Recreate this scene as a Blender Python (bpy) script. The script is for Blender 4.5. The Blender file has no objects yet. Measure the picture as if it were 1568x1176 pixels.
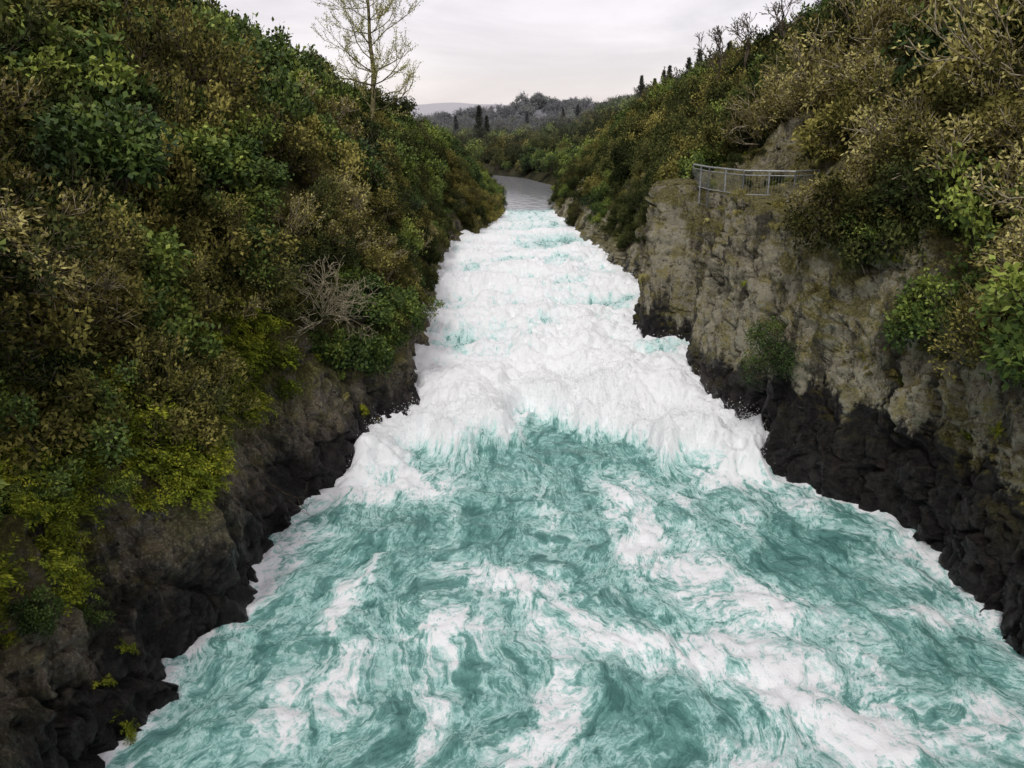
import bpy, math, random
import numpy as np
from mathutils import Vector, Matrix
rng=np.random.default_rng(7); random.seed(7)
scene=bpy.context.scene
# ------------------------------------------------------------------ noise
_r=np.random.default_rng(3)
PERM=_r.permutation(256); PERM=np.concatenate([PERM,PERM,PERM])
GR=_r.normal(size=(256,3)); GR/=np.linalg.norm(GR,axis=1)[:,None]
def perlin(p):
    p=np.asarray(p,float); sh=p.shape[:-1]; p=p.reshape(-1,3)
    i=np.floor(p).astype(int); f=p-i; i&=255
    u=f*f*f*(f*(f*6-15)+10); out=np.zeros(len(p))
    for dx in (0,1):
        for dy in (0,1):
            for dz in (0,1):
                h=PERM[PERM[PERM[(i[:,0]+dx)&255]+((i[:,1]+dy)&255)]+((i[:,2]+dz)&255)]
                g=GR[h]; d=f-np.array([dx,dy,dz])
                w=(u[:,0] if dx else 1-u[:,0])*(u[:,1] if dy else 1-u[:,1])*(u[:,2] if dz else 1-u[:,2])
                out+=w*(g*d).sum(1)
    return (out*1.5).reshape(sh)
def fbm(p,o=4,g=.5):
    p=np.asarray(p,float); a=1;s=0;t=0
    for k in range(o):
        s=s+a*perlin(p*(2**k)+k*17.3); t+=a; a*=g
    return s/t*1.3
def cells(p):
    sh=p.shape[:-1]; p=p.reshape(-1,3); i=np.floor(p).astype(int)
    best=np.full(len(p),9.); sec=np.full(len(p),9.); idv=np.zeros(len(p))
    for dx in (-1,0,1):
        for dy in (-1,0,1):
            for dz in (-1,0,1):
                c=i+np.array([dx,dy,dz]); h=PERM[PERM[PERM[c[:,0]&255]+(c[:,1]&255)]+(c[:,2]&255)]
                q=c+.5+GR[h]*.45; d=np.linalg.norm(p-q,axis=1)
                m=d<best; sec=np.where(m,best,np.minimum(sec,d)); idv=np.where(m,h/255.,idv); best=np.where(m,d,best)
    return idv.reshape(sh),(sec-best).reshape(sh)
def ss(x,a,b):
    t=np.clip((x-a)/(b-a),0,1); return t*t*(3-2*t)
def V3(x,y,z): return np.stack(np.broadcast_arrays(np.asarray(x,float),np.asarray(y,float),np.asarray(z,float)),-1)
# ------------------------------------------------------------------ node helper
class NT:
    def __init__(s,mat):
        s.t=mat.node_tree; s.n=s.t.nodes; s.n.clear()
    def new(s,typ,ins=None,**kw):
        nd=s.n.new(typ)
        for k,v in kw.items(): setattr(nd,k,v)
        for k,v in (ins or {}).items():
            if isinstance(v,bpy.types.NodeSocket): s.t.links.new(v,nd.inputs[k])
            else: nd.inputs[k].default_value=v
        return nd
    def m(s,op,a,b=0.,c=None,clamp=False):
        nd=s.new('ShaderNodeMath',operation=op,use_clamp=clamp)
        for k,v in enumerate((a,b,c)):
            if v is None: continue
            if isinstance(v,bpy.types.NodeSocket): s.t.links.new(v,nd.inputs[k])
            else: nd.inputs[k].default_value=v
        return nd.outputs[0]
    def mr(s,v,a,b,c=0.,d=1.):
        nd=s.new('ShaderNodeMapRange',{'Value':v,'From Min':a,'From Max':b,'To Min':c,'To Max':d},interpolation_type='SMOOTHSTEP')
        return nd.outputs[0]
    def noise(s,vec,scale,detail=4,rough=.55,dist=0.):
        return s.new('ShaderNodeTexNoise',{'Vector':vec,'Scale':scale,'Detail':detail,'Roughness':rough,'Distortion':dist}).outputs[0]
    def mix(s,f,a,b):
        nd=s.new('ShaderNodeMix',data_type='RGBA')
        for k,v in ((0,f),(6,a),(7,b)):
            if isinstance(v,bpy.types.NodeSocket): s.t.links.new(v,nd.inputs[k])
            else: nd.inputs[k].default_value=v if k==0 else (*v,1)
        return nd.outputs[2]
    def ramp(s,f,stops):
        nd=s.new('ShaderNodeValToRGB',{'Fac':f}); e=nd.color_ramp.elements
        while len(e)<len(stops): e.new(.5)
        for k,(p,c) in enumerate(stops): e[k].position=p; e[k].color=(*c,1)
        return nd.outputs[0]
    def out(s,sh): s.new('ShaderNodeOutputMaterial',{'Surface':sh})
def mat(name):
    m=bpy.data.materials.new(name); m.use_nodes=True; return m,NT(m)
def painted_haze(N,col,pos):  # distance haze painted into the base colour, paler along world Y; no real mist
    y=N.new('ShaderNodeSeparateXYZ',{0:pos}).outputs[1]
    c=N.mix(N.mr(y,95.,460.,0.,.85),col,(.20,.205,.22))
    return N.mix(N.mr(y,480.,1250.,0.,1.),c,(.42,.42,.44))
def leaf_mat(name,stops,rough=None):
    m,N=mat(name)
    pos=N.new('ShaderNodeNewGeometry').outputs['Position']
    t=N.new('ShaderNodeAttribute',attribute_name='tint').outputs['Fac']
    r=N.new('ShaderNodeObjectInfo').outputs['Random']
    n=N.noise(pos,.25,1)
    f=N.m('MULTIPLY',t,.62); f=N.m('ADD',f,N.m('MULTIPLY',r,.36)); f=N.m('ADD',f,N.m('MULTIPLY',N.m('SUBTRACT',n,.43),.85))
    c=N.ramp(f,stops); c=painted_haze(N,c,pos)
    if rough is None: N.out(N.new('ShaderNodeBsdfDiffuse',{'Color':c}).outputs[0])
    else: N.out(N.new('ShaderNodeBsdfPrincipled',{'Base Color':c,'Roughness':rough,'Specular IOR Level':.2}).outputs[0])
    return m
def plain(name,c1,c2,scale=3,rough=.8,metal=0.):
    m,N=mat(name); pos=N.new('ShaderNodeNewGeometry').outputs['Position']
    c=painted_haze(N,N.mix(N.mr(N.noise(pos,scale,2),.35,.65),c1,c2),pos)
    if metal: N.out(N.new('ShaderNodeBsdfPrincipled',{'Base Color':c,'Roughness':rough,'Metallic':metal}).outputs[0])
    else: N.out(N.new('ShaderNodeBsdfDiffuse',{'Color':c}).outputs[0])
    return m
M_olive=leaf_mat('olive_leaves',[(.05,(.011,.012,.005)),(.35,(.048,.050,.016)),(.6,(.125,.120,.034)),(.95,(.36,.32,.09))])
M_green=leaf_mat('green_leaves',[(.05,(.008,.016,.006)),(.35,(.032,.060,.015)),(.65,(.095,.145,.030)),(.95,(.31,.37,.07))],.55)
M_dark=leaf_mat('dark_leaves',[(.05,(.007,.010,.005)),(.4,(.025,.036,.013)),(.7,(.072,.084,.027)),(.98,(.19,.19,.06))])
M_brown=leaf_mat('lichened_leaves',[(.05,(.020,.018,.008)),(.35,(.072,.064,.021)),(.6,(.185,.162,.048)),(.95,(.54,.49,.19))])
M_lime=leaf_mat('lime_fern_leaves',[(.05,(.025,.034,.006)),(.35,(.085,.112,.015)),(.65,(.20,.235,.025)),(.95,(.43,.43,.05))])
M_lich=leaf_mat('lichen_tufts',[(.1,(.16,.17,.05)),(.5,(.33,.33,.10)),(.9,(.52,.50,.20))])
M_twig=plain('twig_bark',(.05,.040,.028),(.16,.135,.10),2)
M_pale=plain('pale_bark',(.17,.145,.10),(.42,.37,.25),4)
M_needle=leaf_mat('needles',[(.1,(.014,.020,.012)),(.5,(.04,.05,.028)),(.9,(.08,.085,.045))])
# ------------------------------------------------------------------ mesh helpers
def unit(a): return a/np.maximum(np.linalg.norm(a,axis=-1,keepdims=True),1e-9)
def leaves(c,axis,L,W,tint,mi=0):
    n=len(c); a=unit(axis); b=unit(np.cross(a,rng.normal(size=(n,3)))); nn=np.cross(a,b)
    L=np.broadcast_to(L,(n,))[:,None]*rng.uniform(.7,1.3,(n,1)); W=np.broadcast_to(W,(n,))[:,None]*rng.uniform(.7,1.3,(n,1))
    v=np.stack([c,c+a*L*.45+b*W+nn*W*.3,c+a*L,c+a*L*.45-b*W+nn*W*.3],1).reshape(-1,3)
    f=np.arange(4*n).reshape(-1,4)
    return v,f,tint,np.full(n,mi)
def tubes(p0,p1,r0,r1,k=3,mi=1):
    n=len(p0); a=unit(p1-p0); ref=np.where(np.abs(a[:,2:3])>.9,np.array([[1.,0,0]]),np.array([[0,0,1.]]))
    b=unit(np.cross(a,ref)); c=np.cross(a,b); vs=[]
    for P,R in ((p0,r0),(p1,r1)):
        for j in range(k):
            th=2*math.pi*j/k; vs.append(P+(b*math.cos(th)+c*math.sin(th))*R[:,None])
    v=np.stack(vs,1).reshape(-1,3); base=(np.arange(n)*2*k)[:,None]; fs=[]
    for j in range(k):
        j2=(j+1)%k; fs.append(base+np.array([[j,j2,k+j2,k+j]]))
    f=np.concatenate(fs,0); return v,f,np.full(len(f),.5),np.full(len(f),mi)
def make(name,parts,mats,link=True,smooth=False,loc=None):
    V=[];F=[];T=[];MI=[];o=0
    for v,f,t,mi in parts:
        V.append(v);F.append(f+o);T.append(np.broadcast_to(t,(len(f),)));MI.append(mi);o+=len(v)
    V=np.concatenate(V);F=np.concatenate(F);T=np.concatenate(T);MI=np.concatenate(MI)
    me=bpy.data.meshes.new(name); me.vertices.add(len(V)); me.vertices.foreach_set('co',V.astype(np.float32).ravel())
    me.loops.add(F.size); me.loops.foreach_set('vertex_index',F.astype(np.int32).ravel())
    me.polygons.add(len(F)); me.polygons.foreach_set('loop_start',(np.arange(len(F))*4).astype(np.int32))
    me.polygons.foreach_set('material_index',MI.astype(np.int32))
    if smooth: me.polygons.foreach_set('use_smooth',np.ones(len(F),bool))
    me.update(calc_edges=True); me.validate()
    at=me.attributes.new('tint','FLOAT','FACE'); at.data.foreach_set('value',T.astype(np.float32))
    for m in mats: me.materials.append(m)
    ob=bpy.data.objects.new(name,me)
    if loc is not None: ob.location=loc
    if link: scene.collection.objects.link(ob)
    return ob
def bush(R=1.2,flat=.75,lobes=13,tips=36,lpt=10,L=.11,W=.028,spread=.13,droop=.1,twig=.25,tr=.008,out=.5,ml=0,mt=1):
    d=rng.normal(size=(lobes,3)); d[:,2]=np.abs(d[:,2])*.8-.1; d=unit(d)
    lc=d*R*rng.uniform(.35,.85,(lobes,1))*np.array([1,1,flat]); lr=R*rng.uniform(.18,.42,lobes)
    td=rng.normal(size=(lobes,tips,3)); td=unit(td+d[:,None]*.6+np.array([0,0,.25]))
    tp=lc[:,None]+td*lr[:,None,None]*rng.uniform(.6,1.25,(lobes,tips,1))
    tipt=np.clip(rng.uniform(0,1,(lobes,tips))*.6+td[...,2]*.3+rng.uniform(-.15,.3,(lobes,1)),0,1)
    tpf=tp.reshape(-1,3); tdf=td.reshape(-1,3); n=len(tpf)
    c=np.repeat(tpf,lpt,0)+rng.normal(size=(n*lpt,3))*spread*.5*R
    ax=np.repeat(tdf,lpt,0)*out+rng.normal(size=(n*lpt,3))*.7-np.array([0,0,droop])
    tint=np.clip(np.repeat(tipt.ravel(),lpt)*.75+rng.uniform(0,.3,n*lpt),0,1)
    parts=[leaves(c,ax,L,W,tint,ml)]
    base=np.array([0,0,-.5*R])+rng.normal(size=(lobes,3))*.12*R; mid=(base+lc)/2+rng.normal(size=(lobes,3))*.08*R
    parts.append(tubes(base,mid,np.full(lobes,tr*4),np.full(lobes,tr*3),4,mt)); parts.append(tubes(mid,lc,np.full(lobes,tr*3),np.full(lobes,tr*2),4,mt))
    sel=rng.random(n)<twig
    if sel.any():
        p0=np.repeat(lc,tips,0)[sel]; p1=tpf[sel]+tdf[sel]*.1*R; k=len(p0); pm=(p0+p1)/2+rng.normal(size=(k,3))*.06*R
        parts.append(tubes(p0,pm,np.full(k,tr*1.6),np.full(k,tr),3,mt)); parts.append(tubes(pm,p1,np.full(k,tr),np.full(k,tr*.5),3,mt))
    return parts
def branching(p,d,L,r,depth,segs,tipsl,spread=.6,up=.1,nb=3,crook=.18,ratio=.68):
    n=3; 
    for i in range(n):
        d2=unit(d+rng.normal(size=3)*crook+np.array([0,0,up*.3])); q=p+d2*L/n; r2=r*(1-.3/n)
        segs.append((p,q,r,r2)); p,d,r=q,d2,r2
        if depth>0 and i<n-1 and rng.random()<.75:
            dd=unit(d+rng.normal(size=3)*spread+np.array([0,0,up])); branching(p,dd,L*ratio*.8,r*.5,depth-1,segs,tipsl,spread,up,nb,crook,ratio)
    if depth>0:
        for k in range(nb):
            dd=unit(d+rng.normal(size=3)*spread+np.array([0,0,up])); branching(p,dd,L*ratio,r*.62,depth-1,segs,tipsl,spread,up,nb,crook,ratio)
    else: tipsl.append((p,d))
def segpart(segs,k=4,mi=0,rmin=.004):
    a=np.array([s[0] for s in segs]);b=np.array([s[1] for s in segs]);r0=np.maximum([s[2] for s in segs],rmin);r1=np.maximum([s[3] for s in segs],rmin)
    return tubes(a,b,r0,r1,k,mi)
def branchy(stems=6,L0=.62,lpt=15,L=.11,W=.028,sp=.12,lean=.75,rm=.006,depth=2,up=.22,tall=1.):
    """open, irregular shrub: crooked stems with leaf sprays at the ends"""
    segs=[];tl=[];tint=[];C=[];A=[]
    for k in range(stems):
        th=k*6.283/stems+rng.uniform(-.4,.4); d=unit(np.array([math.cos(th)*lean,math.sin(th)*lean,tall*rng.uniform(.45,1.2)]))
        t1=[]; branching(np.array([0,0,-.4]),d,L0*rng.uniform(.8,1.3),.03,depth,segs,t1,.55,up,3,.2,.72)
        b0=rng.uniform(-.15,.25)
        for (p,dd) in t1:
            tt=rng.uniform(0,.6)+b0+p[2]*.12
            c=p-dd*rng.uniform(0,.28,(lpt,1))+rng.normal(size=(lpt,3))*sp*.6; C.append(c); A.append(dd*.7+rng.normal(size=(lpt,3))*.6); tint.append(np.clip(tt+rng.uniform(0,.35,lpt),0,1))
    return [leaves(np.concatenate(C),np.concatenate(A),L,W,np.concatenate(tint),0),segpart(segs,3,1,rm)]
def fern(n=20,Lf=.7,droop=1.0,leafl=.12,W=.022):
    C=[];A=[];T=[];S=[]
    for i in range(n):
        th=rng.uniform(0,6.283); e=rng.uniform(.5,1.3); d=np.array([math.cos(th)*math.cos(e),math.sin(th)*math.cos(e),math.sin(e)]); p=rng.normal(size=3)*.06
        side=np.array([-math.sin(th),math.cos(th),0]); t0=rng.uniform(0,.7); m=14; Lx=Lf*rng.uniform(.6,1.2)
        for k in range(m):
            q=p+d*Lx/m
            if k%3==0: S.append((p,q,.005,.004))
            for sg in (-1,1):
                C.append(p); A.append(side*sg+d*.4+rng.normal(size=3)*.15); T.append(t0+rng.uniform(0,.3))
            p=q; d=unit(d-np.array([0,0,droop/m*1.6]))
    C=np.array(C)
    return [leaves(C,np.array(A),leafl,W,np.clip(T,0,1),0),segpart(S,3,1)]
def coll(name,partslist,mats):
    c=bpy.data.collections.new(name)
    for i,p in enumerate(partslist): c.objects.link(make('%s_part_%02d'%(name,i),p,mats,link=False))
    return c
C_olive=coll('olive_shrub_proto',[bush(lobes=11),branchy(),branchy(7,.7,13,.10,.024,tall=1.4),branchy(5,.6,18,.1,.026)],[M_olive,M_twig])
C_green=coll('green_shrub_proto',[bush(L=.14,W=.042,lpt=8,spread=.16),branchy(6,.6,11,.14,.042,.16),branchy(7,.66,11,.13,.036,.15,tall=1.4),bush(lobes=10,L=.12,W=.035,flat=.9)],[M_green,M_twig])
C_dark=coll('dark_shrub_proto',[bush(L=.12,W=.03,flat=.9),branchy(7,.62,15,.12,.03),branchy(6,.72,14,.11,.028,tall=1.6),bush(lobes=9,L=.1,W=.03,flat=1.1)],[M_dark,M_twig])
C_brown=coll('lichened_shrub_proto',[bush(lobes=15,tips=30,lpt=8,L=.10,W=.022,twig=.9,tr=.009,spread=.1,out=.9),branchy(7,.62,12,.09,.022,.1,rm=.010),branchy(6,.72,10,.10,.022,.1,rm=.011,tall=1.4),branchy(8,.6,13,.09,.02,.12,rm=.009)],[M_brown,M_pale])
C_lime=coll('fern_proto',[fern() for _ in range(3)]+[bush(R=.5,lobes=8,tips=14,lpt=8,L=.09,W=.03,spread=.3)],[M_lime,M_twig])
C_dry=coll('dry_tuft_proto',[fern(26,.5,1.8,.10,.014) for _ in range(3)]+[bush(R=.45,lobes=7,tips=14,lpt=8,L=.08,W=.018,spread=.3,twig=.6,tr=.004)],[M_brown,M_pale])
def scatter(name,col,P,rot,scl,idx):
    me=bpy.data.meshes.new(name); me.vertices.add(len(P)); me.vertices.foreach_set('co',np.asarray(P,np.float32).ravel())
    a=me.attributes.new('rot','FLOAT_VECTOR','POINT'); a.data.foreach_set('vector',np.asarray(rot,np.float32).ravel())
    a=me.attributes.new('scl','FLOAT_VECTOR','POINT'); a.data.foreach_set('vector',np.asarray(scl,np.float32).ravel())
    a=me.attributes.new('idx','INT','POINT'); a.data.foreach_set('value',np.asarray(idx,np.int32))
    ob=bpy.data.objects.new(name,me); scene.collection.objects.link(ob)
    g=bpy.data.node_groups.new(name+'_gn','GeometryNodeTree')
    g.interface.new_socket('Geometry',in_out='INPUT',socket_type='NodeSocketGeometry'); g.interface.new_socket('Geometry',in_out='OUTPUT',socket_type='NodeSocketGeometry')
    N=g.nodes; i=N.new('NodeGroupInput'); o=N.new('NodeGroupOutput'); ci=N.new('GeometryNodeCollectionInfo')
    ci.inputs['Collection'].default_value=col; ci.inputs['Separate Children'].default_value=True; ci.inputs['Reset Children'].default_value=True
    ip=N.new('GeometryNodeInstanceOnPoints'); ip.inputs['Pick Instance'].default_value=True
    def na(nm,dt):
        n=N.new('GeometryNodeInputNamedAttribute'); n.data_type=dt; n.inputs['Name'].default_value=nm; return n.outputs['Attribute']
    L=g.links; L.new(i.outputs[0],ip.inputs['Points']); L.new(ci.outputs[0],ip.inputs['Instance'])
    L.new(na('idx','INT'),ip.inputs['Instance Index']); L.new(na('rot','FLOAT_VECTOR'),ip.inputs['Rotation']); L.new(na('scl','FLOAT_VECTOR'),ip.inputs['Scale'])
    L.new(ip.outputs[0],o.inputs[0]); md=ob.modifiers.new('scatter','NODES'); md.node_group=g
    return ob
class Acc:
    def __init__(s): s.d={}
    def add(s,kind,p,up,scale):
        if abs(p[0])>.78*p[1]+6: return
        q=Vector((0,0,1)).rotation_difference(Vector(up))@Matrix.Rotation(random.uniform(0,6.283),3,'Z').to_quaternion()
        s.d.setdefault(kind,[]).append((tuple(p),tuple(q.to_euler()),(scale*random.uniform(.85,1.2),scale*random.uniform(.85,1.2),scale*random.uniform(.8,1.35)),random.randrange(4)))
    def flush(s,names):
        for k,l in s.d.items():
            c,nm=names[k]; scatter(nm,c,[a[0] for a in l],[a[1] for a in l],[a[2] for a in l],[a[3] for a in l])
ACC=Acc()
# ------------------------------------------------------------------ river profile
WZ=([-50,31,32.6,36.5,42,45,55,70,80,90,110,400],[0,0,.6,1.7,2.5,2.8,3.3,4.0,4.5,4.72,4.8,4.8])
def wz(y): return np.interp(y,*WZ)
LW=[(-11,-12),(-9.6,6),(-9.3,14.8),(-9.2,18.7),(-7.8,20.8),(-8.3,24),(-8.5,28.3),(-6.4,30.8),(-6.1,32),(-6.5,34.2),(-5.5,35.2),(-4.7,36.6),(-5.2,42.3),(-5.6,48),(-5.6,54.8),(-5.5,70.4),(-3.6,76),(-1.9,80.6),(-.7,91),(-1.6,111),(-2.8,124)]
RW=[(16,-12),(15,6),(14.3,14),(14.1,18.7),(14.4,23),(14.0,27.2),(12.2,29.4),(11.2,31.4),(10.9,34.6),(9.9,36.6),(9.6,40),(10.9,40.8),(11.2,43.0),(9.2,43.5),(7.4,44.0),(7.3,46.4),(9.2,50),(9.1,54.8),(7.9,62),(7.6,70.4),(5.9,80.6),(4.6,90),(5.8,111),(6.2,124)]
LP={10:[(-.4,-3),(0,0),(.7,2.5),(1.6,4.5),(3.7,8),(6.4,11),(10,13.5),(18,18),(36,26)],
 24:[(-.4,-3),(0,0),(.7,2.5),(1.6,4.5),(3.7,8),(6.4,11),(10,13.5),(18,18),(36,26)],
 30:[(-.4,-3),(0,0),(.9,1.7),(2.3,3.9),(3.8,6.6),(6,9.6),(9,12.4),(16,17),(36,26)],
 42:[(-.4,-3),(0,0),(.4,2),(1.3,4),(2.8,7),(5,9.6),(8,11.4),(15,15.5),(35,25)],
 70:[(-.4,-3),(0,0),(.6,1.5),(1.6,3),(3,5),(5,7.6),(8,9.6),(15,13),(35,22)],
 95:[(-.4,-3),(0,0),(.8,1),(2,2),(4,3.6),(6.5,5.2),(9,6.2),(16,8.5),(35,14)],
 124:[(-.4,-3),(0,0),(.8,.8),(2,1.5),(4,2.5),(6.5,3.2),(9,3.8),(16,5),(35,8)]}
RP={10:[(-.4,-3),(0,0),(.3,2.5),(.6,4.4),(.8,7),(2.2,9.5),(5.0,12.5),(11,17.5),(34,31)],
 27:[(-.4,-3),(0,0),(.3,2.5),(.6,4.4),(.8,7),(2.2,9.5),(5.0,12.5),(11,17.5),(34,31)],
 32:[(-.4,-3),(0,0),(.2,2.5),(.3,4.4),(.6,7.2),(1.4,9.8),(4.5,11.8),(10,16),(34,30)],
 36:[(-.4,-3),(0,0),(.1,2.5),(.1,4.5),(.2,7),(.4,9.1),(4.2,9.6),(10,14.5),(34,28)],
 43:[(-.4,-3),(0,0),(.1,2),(.1,4),(.1,6.5),(.3,8.2),(4,8.6),(9,13.2),(34,26)],
 50:[(-.4,-3),(0,0),(.2,2),(.4,4),(.8,6),(1.4,7.6),(4.2,8.6),(9,12.6),(34,25)],
 60:[(-.4,-3),(0,0),(.6,1.3),(1.4,2.8),(2.5,4.6),(4,6.6),(6,8.6),(11,12.2),(34,23)],
 80:[(-.4,-3),(0,0),(.8,1.3),(1.8,2.6),(3,4.2),(4.5,5.8),(7,8),(12,11),(34,20)],
 124:[(-.4,-3),(0,0),(.8,.8),(2,1.8),(3.5,3),(5.5,4.4),(8,5.8),(14,8.5),(34,16)]}
def strip(name,poly,prof,side,material):
    poly=np.array(poly,float); seg=np.linalg.norm(np.diff(poly,axis=0),axis=1); cum=np.concatenate([[0],np.cumsum(seg)])
    s=0;S=[]
    while s<cum[-1]:
        S.append(s); y=np.interp(s,cum,poly[:,1]); s+= .8 if y<8 else (.085 if y<38 else (.12 if y<56 else .45))
    S=np.array(S); wx=np.interp(S,cum,poly[:,0]); wy=np.interp(S,cum,poly[:,1])
    wx=wx+.35*fbm(V3(wy*.6,S*.6,side*5),3)
    keys=sorted(prof); D=np.array([[q[0] for q in prof[k]] for k in keys]);H=np.array([[q[1] for q in prof[k]] for k in keys])
    cnt=[8,28,26,30,28,14,14,10]; dd=[];hh=[]
    for j in range(8):
        for k in range(cnt[j]+(1 if j==7 else 0)):
            t=k/cnt[j]
            dd.append(np.interp(wy,keys,D[:,j]*(1-t)+D[:,j+1]*t)); hh.append(np.interp(wy,keys,H[:,j]*(1-t)+H[:,j+1]*t))
    dd=np.array(dd).T; hh=np.array(hh).T
    X=wx[:,None]+side*dd; Y=np.broadcast_to(wy[:,None],X.shape).copy(); Z=wz(wy)[:,None]+hh
    P=V3(X,Y,Z)
    near=1-.5*ss(Y,60,100)
    pw=P+.9*V3(fbm(P*.5,3),fbm(P*.5+9,3),fbm(P*.5+21,3))
    if side>0:
        cid,ce=cells(pw*np.array([.5,.45,.13])); cid2,ce2=cells(pw*np.array([1.3,1.2,.42])); k1,k2,e1,e2=.8,.34,.40,.14
    else:
        sk=V3(pw[...,0]+.5*pw[...,2],pw[...,1]*1.+.3*pw[...,2],pw[...,2]); cid,ce=cells(sk*np.array([.34,.26,.22])); cid2,ce2=cells(sk*np.array([1.1,.8,.35])); k1,k2,e1,e2=.60,.34,.20,.10
    disp=k1*(cid-.5)+k2*(cid2-.5)-e1*(1-ss(ce,0,.08))-e2*(1-ss(ce2,0,.08))
    rr=1-np.abs(perlin(pw*np.array([1.6,1.4,.7])))*2.4
    disp+=.6*fbm(P*np.array([.3,.3,.14 if side>0 else .25]),3)+.24*fbm(P*np.array([1.3,1.3,.8]),4)+.12*fbm(P*4,3)+.10*rr
    disp*=near
    P[...,0]-=side*disp*.95; P[...,2]+=disp*.35*ss(hh,1,4); P[...,1]-=.35*fbm(P*.9+40,3)
    n,m=X.shape; idx=np.arange(n*m).reshape(n,m)
    q=np.stack([idx[:-1,:-1],idx[1:,:-1],idx[1:,1:],idx[:-1,1:]],-1).reshape(-1,4)
    if side>0: q=q[:,::-1]
    ob=make(name,[(P.reshape(-1,3),q,np.full(len(q),.5),np.zeros(len(q),int))],[material],smooth=False)
    du=np.gradient(P,axis=0); dv=np.gradient(P,axis=1); nr=np.cross(du,dv); area=np.linalg.norm(nr,axis=-1)
    nr=unit(nr); nr=np.where((nr[...,0:1]*-side<0)&(np.abs(nr[...,2:3])<.3)|(nr[...,2:3]<-.3),-nr,nr)
    return P,nr,area,hh
def rock_mat(name,upper1,upper2,zline,blend,moss,mossamt,lich):
    m,N=mat(name); g=N.new('ShaderNodeNewGeometry'); pos=g.outputs['Position']
    sp=N.new('ShaderNodeSeparateXYZ',{0:pos}); z=sp.outputs[2]
    st=N.new('ShaderNodeMapping',{'Vector':pos,'Scale':(1.,1.,.2)}).outputs[0]
    nA=N.noise(st,.9,7,.68); nB=N.noise(pos,3.2,8,.75); nC=N.noise(pos,.35,2); nD=N.noise(pos,11.,4,.7); nE=N.noise(pos,1.3,6,.65)
    up=N.mix(N.mr(nA,.38,.6),upper1,upper2)
    up=N.mix(N.mr(nE,.50,.62,0,.85*lich),up,(.33,.28,.09))
    up=N.mix(N.mr(nD,.50,.62,0,.8*lich),up,(.50,.48,.40))
    up=N.mix(N.mr(nB,.48,.34,0,.92),up,tuple(c*.16 for c in upper1))
    up=N.mix(N.mr(nA,.47,.40,0,.7),up,(.03,.026,.02))
    dk=N.mix(N.mr(nB,.35,.70),(.004,.004,.0045),(.045,.038,.033)); dk=N.mix(N.mr(nA,.5,.75,0,.6),dk,(.065,.05,.038)); dk=N.mix(N.mr(nD,.56,.68,0,.5),dk,(.09,.08,.07))
    zz=N.m('ADD',z,N.m('MULTIPLY',N.m('SUBTRACT',nA,.5),5.0)); zz=N.m('ADD',zz,N.m('MULTIPLY',N.m('SUBTRACT',nB,.5),2.))
    f=N.mr(zz,zline-blend,zline+blend); c=N.mix(f,dk,up)
    nz=N.new('ShaderNodeSeparateXYZ',{0:g.outputs['Normal']}).outputs[2]
    mf=N.m('MULTIPLY',N.m('MULTIPLY',N.mr(N.m('ADD',N.m('ADD',N.m('ADD',nC,N.mr(z,6.,11.,0.,.12)),N.m('MULTIPLY',nz,.3)),N.m('MULTIPLY',nB,.5)),.85-mossamt,1.05-mossamt),N.mr(z,1.5,5.)),.85)
    c=N.mix(mf,c,N.mix(N.mr(nD,.4,.65),tuple(q*.3 for q in moss),moss))
    wet=N.mr(N.m('ADD',z,N.m('MULTIPLY',nB,1.2)),.6,1.6,.45,1.)
    c=N.mix(wet,(.004,.004,.005),c); c=painted_haze(N,c,pos)
    h=N.m('ADD',N.m('MULTIPLY',nB,.9),N.m('MULTIPLY',nA,.6)); h=N.m('ADD',h,N.m('MULTIPLY',nD,.3))
    b=N.new('ShaderNodeBump',{'Strength':1.,'Distance':.4,'Height':h})
    ro=N.mr(f,0,1,.33,.9)
    N.out(N.new('ShaderNodeBsdfPrincipled',{'Base Color':c,'Roughness':ro,'Specular IOR Level':.4,'Normal':b.outputs[0]}).outputs[0]); return m
M_rl=rock_mat('brown_rock',(.085,.066,.052),(.23,.185,.14),2.5,1.0,(.19,.19,.02),.17,.65)
M_rr=rock_mat('pale_ignimbrite_rock',(.19,.165,.10),(.45,.41,.29),4.0,.35,(.24,.22,.05),.02,1.)
PL,NL,AL,HL=strip('rocky_river_bank',LW,LP,-1,M_rl)
PR,NR_,AR,HR=strip('rock_cliff',RW,RP,1,M_rr)
# ------------------------------------------------------------------ bank vegetation
def bankveg(P,Nr,A,H,side,count,hmin_fn,kind_fn,size_fn,offs=.25,pw=None):
    n,m=A.shape; Aw=A*(P[...,1]>9)*(P[...,1]<122); w=(Aw/Aw.sum()).ravel(); cs=np.cumsum(w)
    k=np.searchsorted(cs,rng.random(count)); k=np.minimum(k,n*m-1)
    p=P.reshape(-1,3)[k]; nn=Nr.reshape(-1,3)[k]; h=H.ravel()[k]; nz=perlin(p*.28+5)
    for i in range(len(k)):
        if h[i]<hmin_fn(p[i],nz[i]): continue
        kd=kind_fn(p[i],h[i],nz[i]); 
        if kd is None: continue
        s=size_fn(p[i],h[i],kd)
        up=Vector((float(nn[i][0])*.55,float(nn[i][1])*.4,.75+max(0,float(nn[i][2]))*.3)).normalized()
        o=nn[i]*offs*s+np.array([0,0,.1*s]); ACC.add(kd,p[i]+o,up,s)
def hL(p,nz): return np.interp(p[1],[10,22,25,27,33,35,42,55,75,100],[4.6,4.6,5.0,7.0,6.6,3.4,2.4,1.3,.7,.5])+nz*1.6
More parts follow.
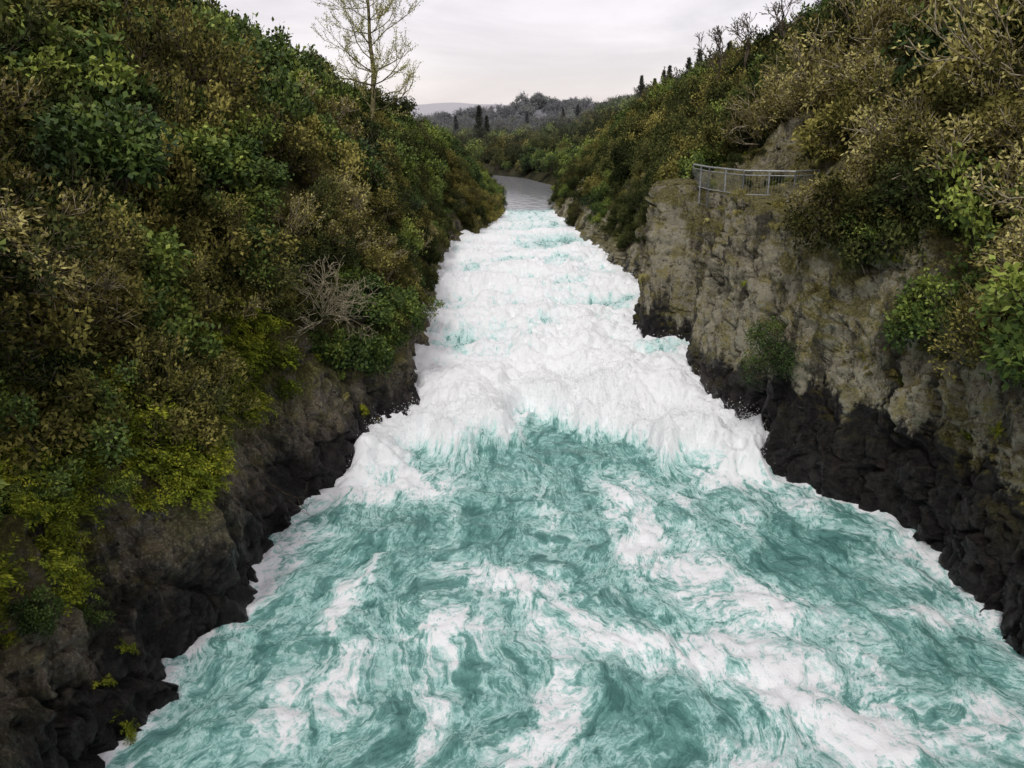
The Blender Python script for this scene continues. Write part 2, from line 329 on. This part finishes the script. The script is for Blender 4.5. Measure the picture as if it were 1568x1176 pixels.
def kL(p,h,nz):
    r=random.random(); y=p[1]
    if h<7 and y<30 and r<.4: return 'lime'
    g=perlin(p[None]*.16+31)[0]+random.uniform(-.3,.3)
    if y>60: return 'green' if g>.15 else ('dark' if g>-.2 else 'olive')
    if g>.25: return 'green'
    if g>.02: return 'olive'
    if g>-.26: return 'dark' if r<.65 else 'olive'
    return 'brown' if r<.6 else 'olive'
def sL(p,h,kd):
    if kd in('lime','dry'): return random.uniform(.6,1.3)
    b=np.interp(h,[1,5,9,16,26],[.5,.8,1.15,1.6,2.0])*np.interp(p[1],[10,60,120],[.95,1.1,1.1]); return b*random.choice([.7,.85,1,1.15,1.45])
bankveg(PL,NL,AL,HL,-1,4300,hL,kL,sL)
def hR(p,nz): return np.interp(p[1],[10,20,28,32,34.5,36,50,53,60,75,100],[7.4,7.4,7.6,8.4,9.8,10.6,9.4,5.0,2.2,.8,.5])+nz*2.4
def kR(p,h,nz):
    y=p[1]; r=random.random(); g=perlin(p[None]*.15+77)[0]+random.uniform(-.3,.3)
    if 9.0<p[0]<15.2 and 33.8<y<46 and p[2]<13.2: return None
    if y<46: return 'brown' if g<-.06 else ('olive' if g<.22 else ('dark' if r<.45 else 'green'))
    if y<70: return 'dark' if g<.05 else ('green' if g>.3 else 'olive')
    return 'dark' if g<.0 else ('green' if g>.3 else 'olive')
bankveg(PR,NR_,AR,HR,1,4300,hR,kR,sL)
bankveg(PL,NL,AL,HL,-1,4400,lambda p,nz:2.9-nz*6 if p[1]<36 else 1.0-nz*2,lambda p,h,nz:(None if h>9 else ('lime' if random.random()<.6 else ('dry' if random.random()<.6 else 'green'))),lambda p,h,k:random.uniform(.22,.6) if k!='green' else random.uniform(.2,.5),.05)
bankveg(PR,NR_,AR,HR,1,3800,lambda p,nz:5.0-nz*9,lambda p,h,nz:(None if h>12 else ('dry' if random.random()<.5 else ('lime' if random.random()<.35 else random.choice(['olive','brown','dark'])))),lambda p,h,k:random.uniform(.25,.6) if k in('dry','lime') else random.uniform(.18,.42),.05)
nl_=0
while nl_<330:
    i=rng.integers(0,PL.shape[0]); j=rng.integers(30,120); p=PL[i,j]
    if 14<p[1]<31 and 3.4+rng.random()*1.5<p[2]<8.2: ACC.add('lime',p+NL[i,j]*.25,Vector((.6,0,.75)).normalized(),random.uniform(.6,1.2)); nl_+=1
# ------------------------------------------------------------------ hills sheet
CL=np.array([(2,60),(1.9,111),(1.2,130),(-3,148),(-14,165),(-40,180),(-120,190),(-700,220)],float)
def rdist(x,y):
    best=np.full(np.shape(x),1e9)
    for a,b in zip(CL[:-1],CL[1:]):
        ab=b-a; t=np.clip(((x-a[0])*ab[0]+(y-a[1])*ab[1])/(ab@ab),0,1)
        best=np.minimum(best,np.hypot(x-a[0]-t*ab[0],y-a[1]-t*ab[1]))
    return best
def G(x,y):
    x=np.asarray(x,float);y=np.asarray(y,float)
    d=rdist(x,y)-4.6
    fy=ss(y,95,135)
    left=(13.5+.42*np.clip(-x-14,0,60))*(1-fy)+7.5*fy
    right=(13+.55*np.clip(x-14,0,30)+.2*np.clip(x-44,0,200))*(1-fy)+(8.0+.36*np.clip(x-10,0,60)*(1-ss(y,260,480))+.1*np.clip(x-60,0,300))*fy
    z=np.where(x<2,left,right)*1.
    z+=1.5*fbm(V3(x*.02,y*.02,0),3)
    z+=14*np.exp(-((x-24)/58)**2-((y-560)/110)**2)+6*np.exp(-((x+230)/110)**2-((y-620)/120)**2)+24*np.exp(-((x-330)/180)**2-((y-600)/220)**2)
    z+=(31+14*fbm(V3(x*.004,y*.001,3),4))*np.exp(-((y-1250)/170)**2)
    bank=4.8-1.5+1.5*ss(d,-1.5,0)+2.0*ss(d,0,3)+ (z-7)*ss(d,2,26)
    return np.where(y>100,np.where(d<26,bank,z),z)
xs=np.concatenate([np.linspace(-1500,-430,12),np.linspace(-410,-42,42),np.linspace(-40,60,101),np.linspace(65,400,48),np.linspace(430,1500,14)])
ys=np.concatenate([np.linspace(-200,90,30),np.linspace(92,240,149),np.linspace(246,700,60),np.linspace(720,1500,40),np.linspace(1600,3000,8)])
X,Y=np.meshgrid(xs,ys,indexing='ij'); Z=G(X,Y)
near=(Y<121)&(X>-34)&(X<38); Z=np.where(near,np.where(Y<110,-8,np.minimum(Z,3.)),Z-.4)
Z=np.where(Y<8,np.minimum(Z,9),Z)
P=V3(X,Y,Z); n,m=X.shape; idx=np.arange(n*m).reshape(n,m); q=np.stack([idx[:-1,:-1],idx[1:,:-1],idx[1:,1:],idx[:-1,1:]],-1).reshape(-1,4)
M_ground=plain('forest_floor',(.015,.016,.008),(.045,.042,.018),.4,.95)
make('hills',[(P.reshape(-1,3),q,np.full(len(q),.5),np.zeros(len(q),int))],[M_ground],smooth=True)
cnt=0
while cnt<3800:
    u=random.random(); y=random.uniform(96,200) if u<.5 else (random.uniform(200,420) if u<.8 else random.uniform(420,720))
    x=random.uniform(-.30*y,.45*y)
    if y<121 and -33<x<37: continue
    d=float(rdist(np.array(x),np.array(y)))-4.6
    if d<1.0: continue
    z=float(G(x,y)); s=random.uniform(1.1,2.5)*(1+max(0,y-200)/280)*np.interp(d,[0,6],[.5,1])
    g=float(perlin(np.array([[x*.05,y*.03,2.]]))[0])+random.uniform(-.3,.3)
    ACC.add('dark' if g<.05 else ('olive' if g<.2 else 'green'),(x,y,z+.6*s),(random.uniform(-.15,.15),random.uniform(-.15,.15),1),s); cnt+=1
# ------------------------------------------------------------------ individual plants
def solo(name,parts,mats,loc,scale=1.,rotz=0.,up=(0,0,1)):
    ob=make(name,parts,mats,loc=loc); ob.rotation_mode='QUATERNION'
    ob.rotation_quaternion=Vector((0,0,1)).rotation_difference(Vector(up))@Matrix.Rotation(rotz,3,'Z').to_quaternion(); ob.scale=(scale,)*3; return ob
for (x,y,z,s) in [(-13.0,27,12.9,1.7),(-13.2,25.5,10.8,1.3),(-12.0,33.5,12.4,1.6),(-7.1,35.2,3.8,1.2),(-8.4,34.6,4.4,1.1),(-6.2,37.0,4.2,1.0),(18.2,50,16.5,2.0)]:
    solo('green_shrub',bush(L=.15,W=.048,lobes=15,tips=36,lpt=9,spread=.17),[M_green,M_twig],(x,y,z),s,random.uniform(0,6))
for (x,y,z,s) in [(-12.3,23.2,9.8,1.5),(-11.3,26.4,8.8,1.2)]:
    solo('olive_shrub',branchy(9,.7,16,.1,.026),[M_olive,M_twig],(x,y,z),s)
for (x,y,z,s) in [(15.8,35.5,15.2,1.3),(17.0,37,16.6,1.7),(16.0,30.5,12.6,1.5),(17.4,28,13.4,1.5),(15.0,32.5,12.1,1.1)]:
    solo('lichen_covered_shrub',branchy(9,.72,14,.11,.028,.11,rm=.013,depth=2),[M_brown,M_pale],(x,y,z),s)
solo('mossy_green_bush',bush(R=1.1,flat=.9,lobes=14,tips=40,lpt=9,L=.07,W=.02),[M_green,M_twig],(10.7,31.6,4.9),1.3,0,(-.5,-.3,.8))
segs=[];tp=[]
for k in range(12):
    d=unit(np.array([rng.normal()*.6+.35,-.45+rng.normal()*.4,.5+rng.normal()*.45])); branching(np.zeros(3),d,1.1,.026,3,segs,tp,.5,.0,2,.2,.74)
make('bare_bush',[segpart(segs,3,0,.009)],[M_pale],loc=(-7.9,32.6,6.4))
segs=[];tp=[]
branching(np.zeros(3),unit(np.array([.9,-.5,-.1])),1.6,.035,2,segs,tp,.45,-.05,2,.2,.6)
make('dead_branch',[segpart(segs,4,0,.008)],[M_twig],loc=(-9.0,26.6,1.9))
segs=[];tp=[]
for k in range(3): branching(np.zeros(3),unit(np.array([.9,-.2,.25+rng.normal()*.2])),.7,.02,2,segs,tp,.5,.05,2,.2,.7)
T=np.array([t[0] for t in tp]); c=np.repeat(T,14,0)+rng.normal(size=(len(T)*14,3))*.1
make('overhanging_branch',[segpart(segs,3,1),leaves(c,rng.normal(size=c.shape),.13,.035,rng.random(len(c)),0)],[M_green,M_twig],loc=(-5.4,45.8,3.8))
M_lbark=plain('lichened_bark',(.07,.06,.035),(.24,.22,.11),3)
def lichentree(H,loc,name,sp=.34,nl=34):
    segs=[];tp=[];p=np.array([0.,0,-1]); d=np.array([0,0,1.]); K=18; pts=[]
    for k in range(K):
        q=p+unit(d+rng.normal(size=3)*.05)*(H+1)/K; segs.append((p,q,.22*(1-k/K)+.03,.22*(1-(k+1)/K)+.03)); pts.append(q); p=q
    for k in range(nl):
        t=(k+rng.random())/nl*.84+.14; i=min(K-1,int(t*K)); th=k*2.4+rng.uniform(-.4,.4); el=rng.uniform(.1,.6)
        dd=np.array([math.cos(th)*math.cos(el),math.sin(th)*math.cos(el),math.sin(el)]); Lb=H*sp*(1.15-t*.75)*rng.uniform(.65,1.1)
        branching(pts[i],dd,Lb*.5,.06*(1.2-t),2,segs,tp,.36,.28,2,.14,.62)
    mids=np.array([s[1] for s in segs if s[2]<.05]); c=np.repeat(mids,9,0)+rng.normal(size=(len(mids)*9,3))*.09
    return make(name,[segpart(segs,5,0,.013),leaves(c,rng.normal(size=c.shape),.11,.032,rng.random(len(c)),1)],[M_lbark,M_lich],loc=loc)
lichentree(15.5,(-10.9,66,13.3),'lichen_covered_tree',.42,44)
def crooked(loc,h,name,m=M_twig,rm=.02):
    segs=[];tp=[]
    for k in range(2): branching(np.array([0,0,-1.]),unit(np.array([rng.normal()*.25,0,1.])),h*.42,.11,4,segs,tp,.45,.12,2,.16,.66)
    return make(name,[segpart(segs,4,0,rm)],[m],loc=loc)
for (x,y,z,h) in [(18.9,70,19.2,4.2),(16.8,70,17.8,4.6),(20.8,66,20.2,4.2),(17.0,88,16.6,4.2),(-9.6,88,11.6,3.6),(-10.4,80,12.6,3.8)]:
    crooked((x,y,z),h,'bare_tree')
for (x,y,z,h) in [(28,150,17.4,4.5),(33,166,19,5),(-22,150,9,5),(-15,140,9,4.5)]:
    crooked((x,y,z),h,'bare_tree',M_twig,.035)
def conifer(loc,H,name='pine_tree'):
    segs=[(np.array([0,0,-1.]),np.array([0,0,H]),.016*H,.01)];C=[];A=[];T=[]
    for k in range(int(34)):
        t=.10+.90*k/34; z=H*t; R=H*.22*(1-t)**.9*rng.uniform(.55,1.25)+.08
        for j in range(6):
            th=rng.uniform(0,6.283); d=np.array([math.cos(th),math.sin(th),-.15+.5*t]); e=np.array([0,0,z])+d*R; segs.append((np.array([0,0,z]),e,.04,.02))
            for u in np.linspace(.2,1,6):
                for _ in range(4): C.append(np.array([0,0,z])+d*R*u+rng.normal(size=3)*.012*H); A.append(d+rng.normal(size=3)*.5); T.append(rng.random())
    return make(name,[segpart(segs,4,1),leaves(np.array(C),np.array(A),.035*H,.007*H,np.array(T),0)],[M_needle,M_twig],loc=loc)
for (x,y,z,h) in [(-8.4,215,9.6,9),(-6.6,218,9.2,7),(42,205,20.6,8.5),(38,215,19.4,7.5),(46,212,22,9.5),(34,225,18.2,8),(50,200,23,9),(30,180,17.2,6),(44,240,20.6,9),(54,215,24.6,9),(-20,300,9,8),(18,300,11.5,8),(24,310,12,9),(-46,330,10,8),(6,340,11,8)]:
    conifer((x,y,z),h)
ACC.flush({'olive':(C_olive,'olive_hillside_foliage'),'green':(C_green,'green_hillside_foliage'),'dark':(C_dark,'dark_hillside_foliage'),'brown':(C_brown,'lichened_hillside_foliage'),'lime':(C_lime,'fern_ground_cover'),'dry':(C_dry,'dry_cliff_grass')})
# ------------------------------------------------------------------ railing
def box(a,b,w,mi=0):
    a=np.array(a,float);b=np.array(b,float); return tubes(a[None],b[None],np.array([w]),np.array([w]),8,mi)
path=[(9.75,44.6),(9.9,41.6),(10.75,38.4),(12.9,37.7),(14.4,38.9)]
zb=10.75; parts=[]
for (x0,y0),(x1,y1) in zip(path[:-1],path[1:]):
    L=math.hypot(x1-x0,y1-y0); n=max(1,round(L/1.5))
    for zt,w in ((1.22,.042),(1.02,.024),(.14,.022)): parts.append(box((x0,y0,zb+zt),(x1,y1,zb+zt),w))
    for k in range(n+1):
        t=k/n; x=x0+(x1-x0)*t; y=y0+(y1-y0)*t; parts.append(box((x,y,zb-.7),(x,y,zb+1.22),.045))
    for k in range(1,int(L/.13)):
        t=k*.13/L; x=x0+(x1-x0)*t; y=y0+(y1-y0)*t; parts.append(box((x,y,zb+.14),(x,y,zb+1.02),.006))
M_metal=plain('galvanised_steel',(.22,.23,.23),(.36,.37,.36),8,.45,.3)
make('metal_railing',parts,[M_metal])
# ------------------------------------------------------------------ water
xs=np.arange(-14,20.5,.10); ys=np.concatenate([np.arange(8,46,.085),np.arange(46,70,.14),np.arange(70,123,.35)])
X,Y=np.meshgrid(xs,ys,indexing='ij')
g=np.exp(-((X-2.4)/3.3)**2)
sh=5.5*g*ss(Y,25,31)*(1-ss(Y,40,50))+3.0*fbm(V3(X*.4,Y*.25,1),5)*(1-ss(Y,45,60))
Ye=Y-sh
lx=np.interp(Y,[p[1] for p in LW],[p[0] for p in LW]); rx=np.interp(Y,[p[1] for p in RW],[p[0] for p in RW])
Z=wz(np.where(Y<50,Ye,Y))
edge=np.minimum(X-lx,rx-X)
rap=ss(Ye,30.2,33.2)*(1-ss(Y,76,92))
c=(X-2)/(1+np.clip(40-Y,0,40)*.035); 
w1=fbm(V3(X*.22,Y*.16,4),2); w2=fbm(V3(X*.22+30,Y*.16,8),2); w3=fbm(V3(X*.9,Y*.6,3),4,.6); w4=fbm(V3(X*.9,Y*.6,13),4,.6)
FX=c*1.15+1.1*w1+.30*w3; FY=Y*.31+.5*w2+.18*w4
blobs=[(4.5,29,.8,2.2,.8),(4.6,25.5,.8,2.0,.9),(6.2,23.2,1.2,1.3,.9),(7.6,21.2,1.3,1.0,1),(3.2,19.4,1.6,.7,.9),(5.6,19,1.4,.8,.9),(1.8,20.4,.9,.8,.7),(7.3,17.6,1.3,1.2,1),(9,15.8,1.4,1.3,.9),(11.6,16.3,.8,.8,.7),(5.6,15.0,1.0,1.0,.6),
(-1.8,19.7,1.1,1.1,.95),(.2,22.2,1.2,.8,.9),(-1.5,23.4,.9,.8,.6),(-4.6,23,.35,1.6,.8),(-5,21,.35,1.5,.8),(-4.7,18.4,.5,1.3,.8),(-5.6,16.8,.6,1.1,.8),(-2.3,16.3,.3,1.8,.6),(1.0,17,.45,1.8,.8),(.4,15,.6,1.2,.8),
(-4,30.4,1.6,1.2,1),(-6.2,29.2,1.6,1.1,.85),(12.3,21.0,1.8,.4,.6),(13.,24,1,2,.3),(11,28,1.5,1.0,.4),(9.2,30.6,1.8,1.0,.95),(8.6,26.5,.35,1.8,.5),(-7.5,25.5,.5,2.0,.45),(1.3,28,.4,2.4,.4),(-2.2,27,.3,2.4,.4),(9.8,18.8,.5,1.5,.4),(6.5,27.5,.35,2,.5)]
B=np.zeros_like(X); Xw=X+.7*w1+.9*w3; Yw=Y+.7*w2+1.*w4
for bx,by,sx,sy,a in blobs: B=B+(1-B)*a*np.exp(-((Xw-bx)/sx)**2*.85-((Yw-by)/sy)**2*.85)
pool=.300+.38*B-.12*np.exp(-((X-9.9)/1.8)**2-((Y-24.3)/2.2)**2)-.15*np.exp(-((X-2.9)/1.2)**2-((Y-17)/.8)**2)-.10*np.exp(-((X+2)/2.)**2-((Y-26)/2)**2)-.07*g*np.exp(-((Y-33.5)/2.5)**2)-.06*np.exp(-((X-12)/1.8)**2-((Y-18.5)/1.)**2)
def billow(p,o=3):
    a=1;s=0;t=0
    for k in range(o): s=s+a*(np.sqrt(perlin(p*(2**k)+k*11)**2+.01))*2.2; t+=a; a*=.5
    return s/t
pX=X+.9*w3; pY=Y+.9*w4
b1_=billow(V3(pX*.30,pY*.42,5),2)-.55; b2_=billow(V3(pX*.8,pY*1.1,9),2)-.55
swl=fbm(V3(X*.12+w1*.3,Y*.30,25),3)
dr=.42*b1_+.22*b2_+.95*swl+.22*fbm(V3(X*1.5,Y*1.9,3),5,.6)
rapf=.715+.15*b1_+.10*b2_+.28*swl-.17*ss(fbm(V3(X*.28,Y*.24,40),4),-.05,.40)-.05*ss(Y,52,78)
rapf+=.22*np.exp(-((Ye-35.5)/3.8)**2)
foam=pool*(1-rap)+rapf*rap
lip=ss(Y,77,84)*(1-ss(Y,88,97)); calm=ss(Y,90,98)
foam=foam*(1-lip)+.55*lip; foam=foam*(1-calm)+.12*calm
foam+=.26*np.exp(-np.clip(edge+.3*w3,0,9)/.38)*(1-calm)
RA=np.maximum(rap,lip)
disp=.26*fbm(V3(FX*.8,FY*1.8,0),4)*(1-rap)+.08*fbm(V3(X*2.2,Y*2.,1),3)*(1-rap)+.28*(pool-.4)*(1-rap)+.28*(billow(V3(X*.4+w1,Y*.4,2),2)-.6)*(1-rap)
disp+=rap*dr*(1-.35*ss(Y,55,80))
disp+=.45*np.exp(-((Ye-33.3)/1.4)**2)*rap
disp*=(1-.93*ss(Y,82,95)); Z=Z+disp*(1-ss(Y,112,121))
P=V3(X,Y,Z); n,m=X.shape; idx=np.arange(n*m).reshape(n,m); q=np.stack([idx[:-1,:-1],idx[1:,:-1],idx[1:,1:],idx[:-1,1:]],-1).reshape(-1,4)
inside=(edge>.1)&(Y<70)
wgt=(rap*inside*(.12+np.exp(-((Ye-33.3)/1.8)**2)*2.2+.5*np.clip(dr,0,1))+.25*np.clip(B-.55,0,1)*inside)*(Y[0][None,:]*0+np.gradient(ys)[None,:])
cw=np.cumsum(wgt.ravel()); cw/=cw[-1]; ks=np.searchsorted(cw,rng.random(20000)); sp=P.reshape(-1,3)[ks]
hgt=rng.exponential(.12,len(sp))*(.5+1.2*rap.ravel()[ks]); sp=sp+np.stack([rng.normal(size=len(sp))*.12,rng.normal(size=len(sp))*.12-hgt*.4,hgt],-1)
sz=rng.uniform(.008,.024,len(sp))*np.clip(sp[:,1]/34,.55,1.3)
x2=np.linspace(-160,60,45); y2=np.linspace(ys[-1],260,30); X2,Y2=np.meshgrid(x2,y2,indexing='ij'); P2=V3(X2,Y2,4.8); n2,m2=X2.shape; id2=np.arange(n2*m2).reshape(n2,m2)
q2=np.stack([id2[:-1,:-1],id2[1:,:-1],id2[1:,1:],id2[:-1,1:]],-1).reshape(-1,4)
M_w,N=mat('river_water')
fo=N.new('ShaderNodeAttribute',attribute_name='foam').outputs['Fac']; fl=N.new('ShaderNodeAttribute',attribute_name='flow').outputs['Vector']
ra=N.new('ShaderNodeAttribute',attribute_name='rapid').outputs['Fac']
pos=N.new('ShaderNodeNewGeometry').outputs['Position']
n1=N.noise(fl,1.6,8,.68,.15); n2_=N.noise(fl,6.,6,.70,.25)
n3=N.noise(pos,3.,9,.80)
def ridge(x,k): return N.m('SUBTRACT',1.,N.m('ABSOLUTE',N.m('MULTIPLY',N.m('SUBTRACT',x,.5),k)),clamp=True)
s=N.m('MULTIPLY',N.m('SUBTRACT',n1,.5),1.05)
s=N.m('ADD',s,N.m('MULTIPLY',ridge(n1,10.),.12)); s=N.m('ADD',s,N.m('MULTIPLY',ridge(n2_,9.),.17)); s=N.m('ADD',s,N.m('MULTIPLY',N.m('SUBTRACT',n3,.5),.70)); s=N.m('ADD',s,N.m('MULTIPLY',N.m('SUBTRACT',n2_,.5),.35))
v=N.m('ADD',fo,N.m('MULTIPLY',s,N.mr(ra,0.,1.,1.,.60)))
y=N.new('ShaderNodeSeparateXYZ',{0:pos}).outputs[1]
deep=N.mix(N.mr(y,84.,98.),(.062,.178,.158),(.26,.27,.28))  # grey past the lip: sky reflection painted into the base colour
mid=N.mix(N.mr(y,84.,98.),(.150,.345,.308),(.31,.32,.33))  # same painted sky-reflection grey on the calm reach
milk=N.mix(ra,(.40,.66,.615),(.58,.84,.80))
r1=N.mix(N.mr(v,.15,.48),deep,mid); r2=N.mix(N.mr(v,.42,.62),r1,milk); r3=N.mix(N.mr(v,.56,.78),r2,(.93,.96,.96))
bh=N.m('ADD',N.m('MULTIPLY',n2_,.5),N.m('MULTIPLY',n3,.7)); bh=N.m('ADD',bh,N.m('MULTIPLY',v,.4))
bp=N.new('ShaderNodeBump',{'Strength':N.mr(y,80.,98.,1.,.14),'Distance':N.mr(ra,0.,1.,.07,.09),'Height':bh})
ro=N.mr(v,.42,.72,.10,.8)
N.out(N.new('ShaderNodeBsdfPrincipled',{'Base Color':r3,'Roughness':ro,'IOR':1.33,'Normal':bp.outputs[0]}).outputs[0])
w=make('river_water',[(P.reshape(-1,3),q,np.full(len(q),.5),np.zeros(len(q),int)),(P2.reshape(-1,3),q2,np.full(len(q2),.5),np.zeros(len(q2),int))],[M_w],smooth=True)
FO=np.concatenate([foam.ravel(),np.full(n2*m2,.12)]); FL=np.concatenate([V3(FX,FY,0).reshape(-1,3),V3(X2*1.0,Y2*.42,0).reshape(-1,3)]); RR=np.concatenate([RA.ravel(),np.zeros(n2*m2)])
a=w.data.attributes.new('foam','FLOAT','POINT'); a.data.foreach_set('value',FO.astype(np.float32))
a=w.data.attributes.new('rapid','FLOAT','POINT'); a.data.foreach_set('value',RR.astype(np.float32))
a=w.data.attributes.new('flow','FLOAT_VECTOR','POINT'); a.data.foreach_set('vector',FL.astype(np.float32).ravel())
M_sp,N=mat('spray_white'); N.out(N.new('ShaderNodeBsdfDiffuse',{'Color':(.95,.97,.97,1)}).outputs[0])
ax=unit(rng.normal(size=sp.shape)); make('water_spray',[tubes(sp,sp+ax*sz[:,None]*2,sz,sz*.5,3,0)],[M_sp],smooth=True)
# ------------------------------------------------------------------ sky + light
W=bpy.data.worlds.new('World'); scene.world=W; W.use_nodes=True; N=NT(W)
sky=N.new('ShaderNodeTexSky',sky_type='NISHITA'); sky.sun_disc=False; sky.sun_elevation=math.radians(50); sky.sun_rotation=math.radians(200)
b1=N.new('ShaderNodeBackground',{'Color':sky.outputs[0],'Strength':.03})
tc=N.new('ShaderNodeTexCoord').outputs['Generated']; mp=N.new('ShaderNodeMapping',{'Vector':tc,'Scale':(1.2,1.2,5.)}).outputs[0]
cn=N.noise(mp,2.2,7,.58,.5); col=N.mix(N.mr(cn,.32,.66),(.65,.58,.595),(.88,.80,.81))
b2=N.new('ShaderNodeBackground',{'Color':col,'Strength':1.})
ad=N.new('ShaderNodeAddShader',{0:b1.outputs[0],1:b2.outputs[0]}); N.new('ShaderNodeOutputWorld',{'Surface':ad.outputs[0]})
sl=bpy.data.lights.new('sun','SUN'); sl.energy=1.5; sl.angle=math.radians(14); sl.color=(1,.97,.93); so=bpy.data.objects.new('sun',sl); scene.collection.objects.link(so)
so.rotation_euler=(math.radians(40),0,math.radians(-20))
cam=bpy.data.cameras.new('camera'); co=bpy.data.objects.new('camera',cam); scene.collection.objects.link(co)
co.location=(0,0,14); co.rotation_euler=(math.radians(90-17.9),0,0); cam.lens=28.24; cam.sensor_width=36; cam.clip_end=6000; scene.camera=co
scene.view_settings.view_transform='Standard'; scene.view_settings.look='None'; scene.view_settings.exposure=0
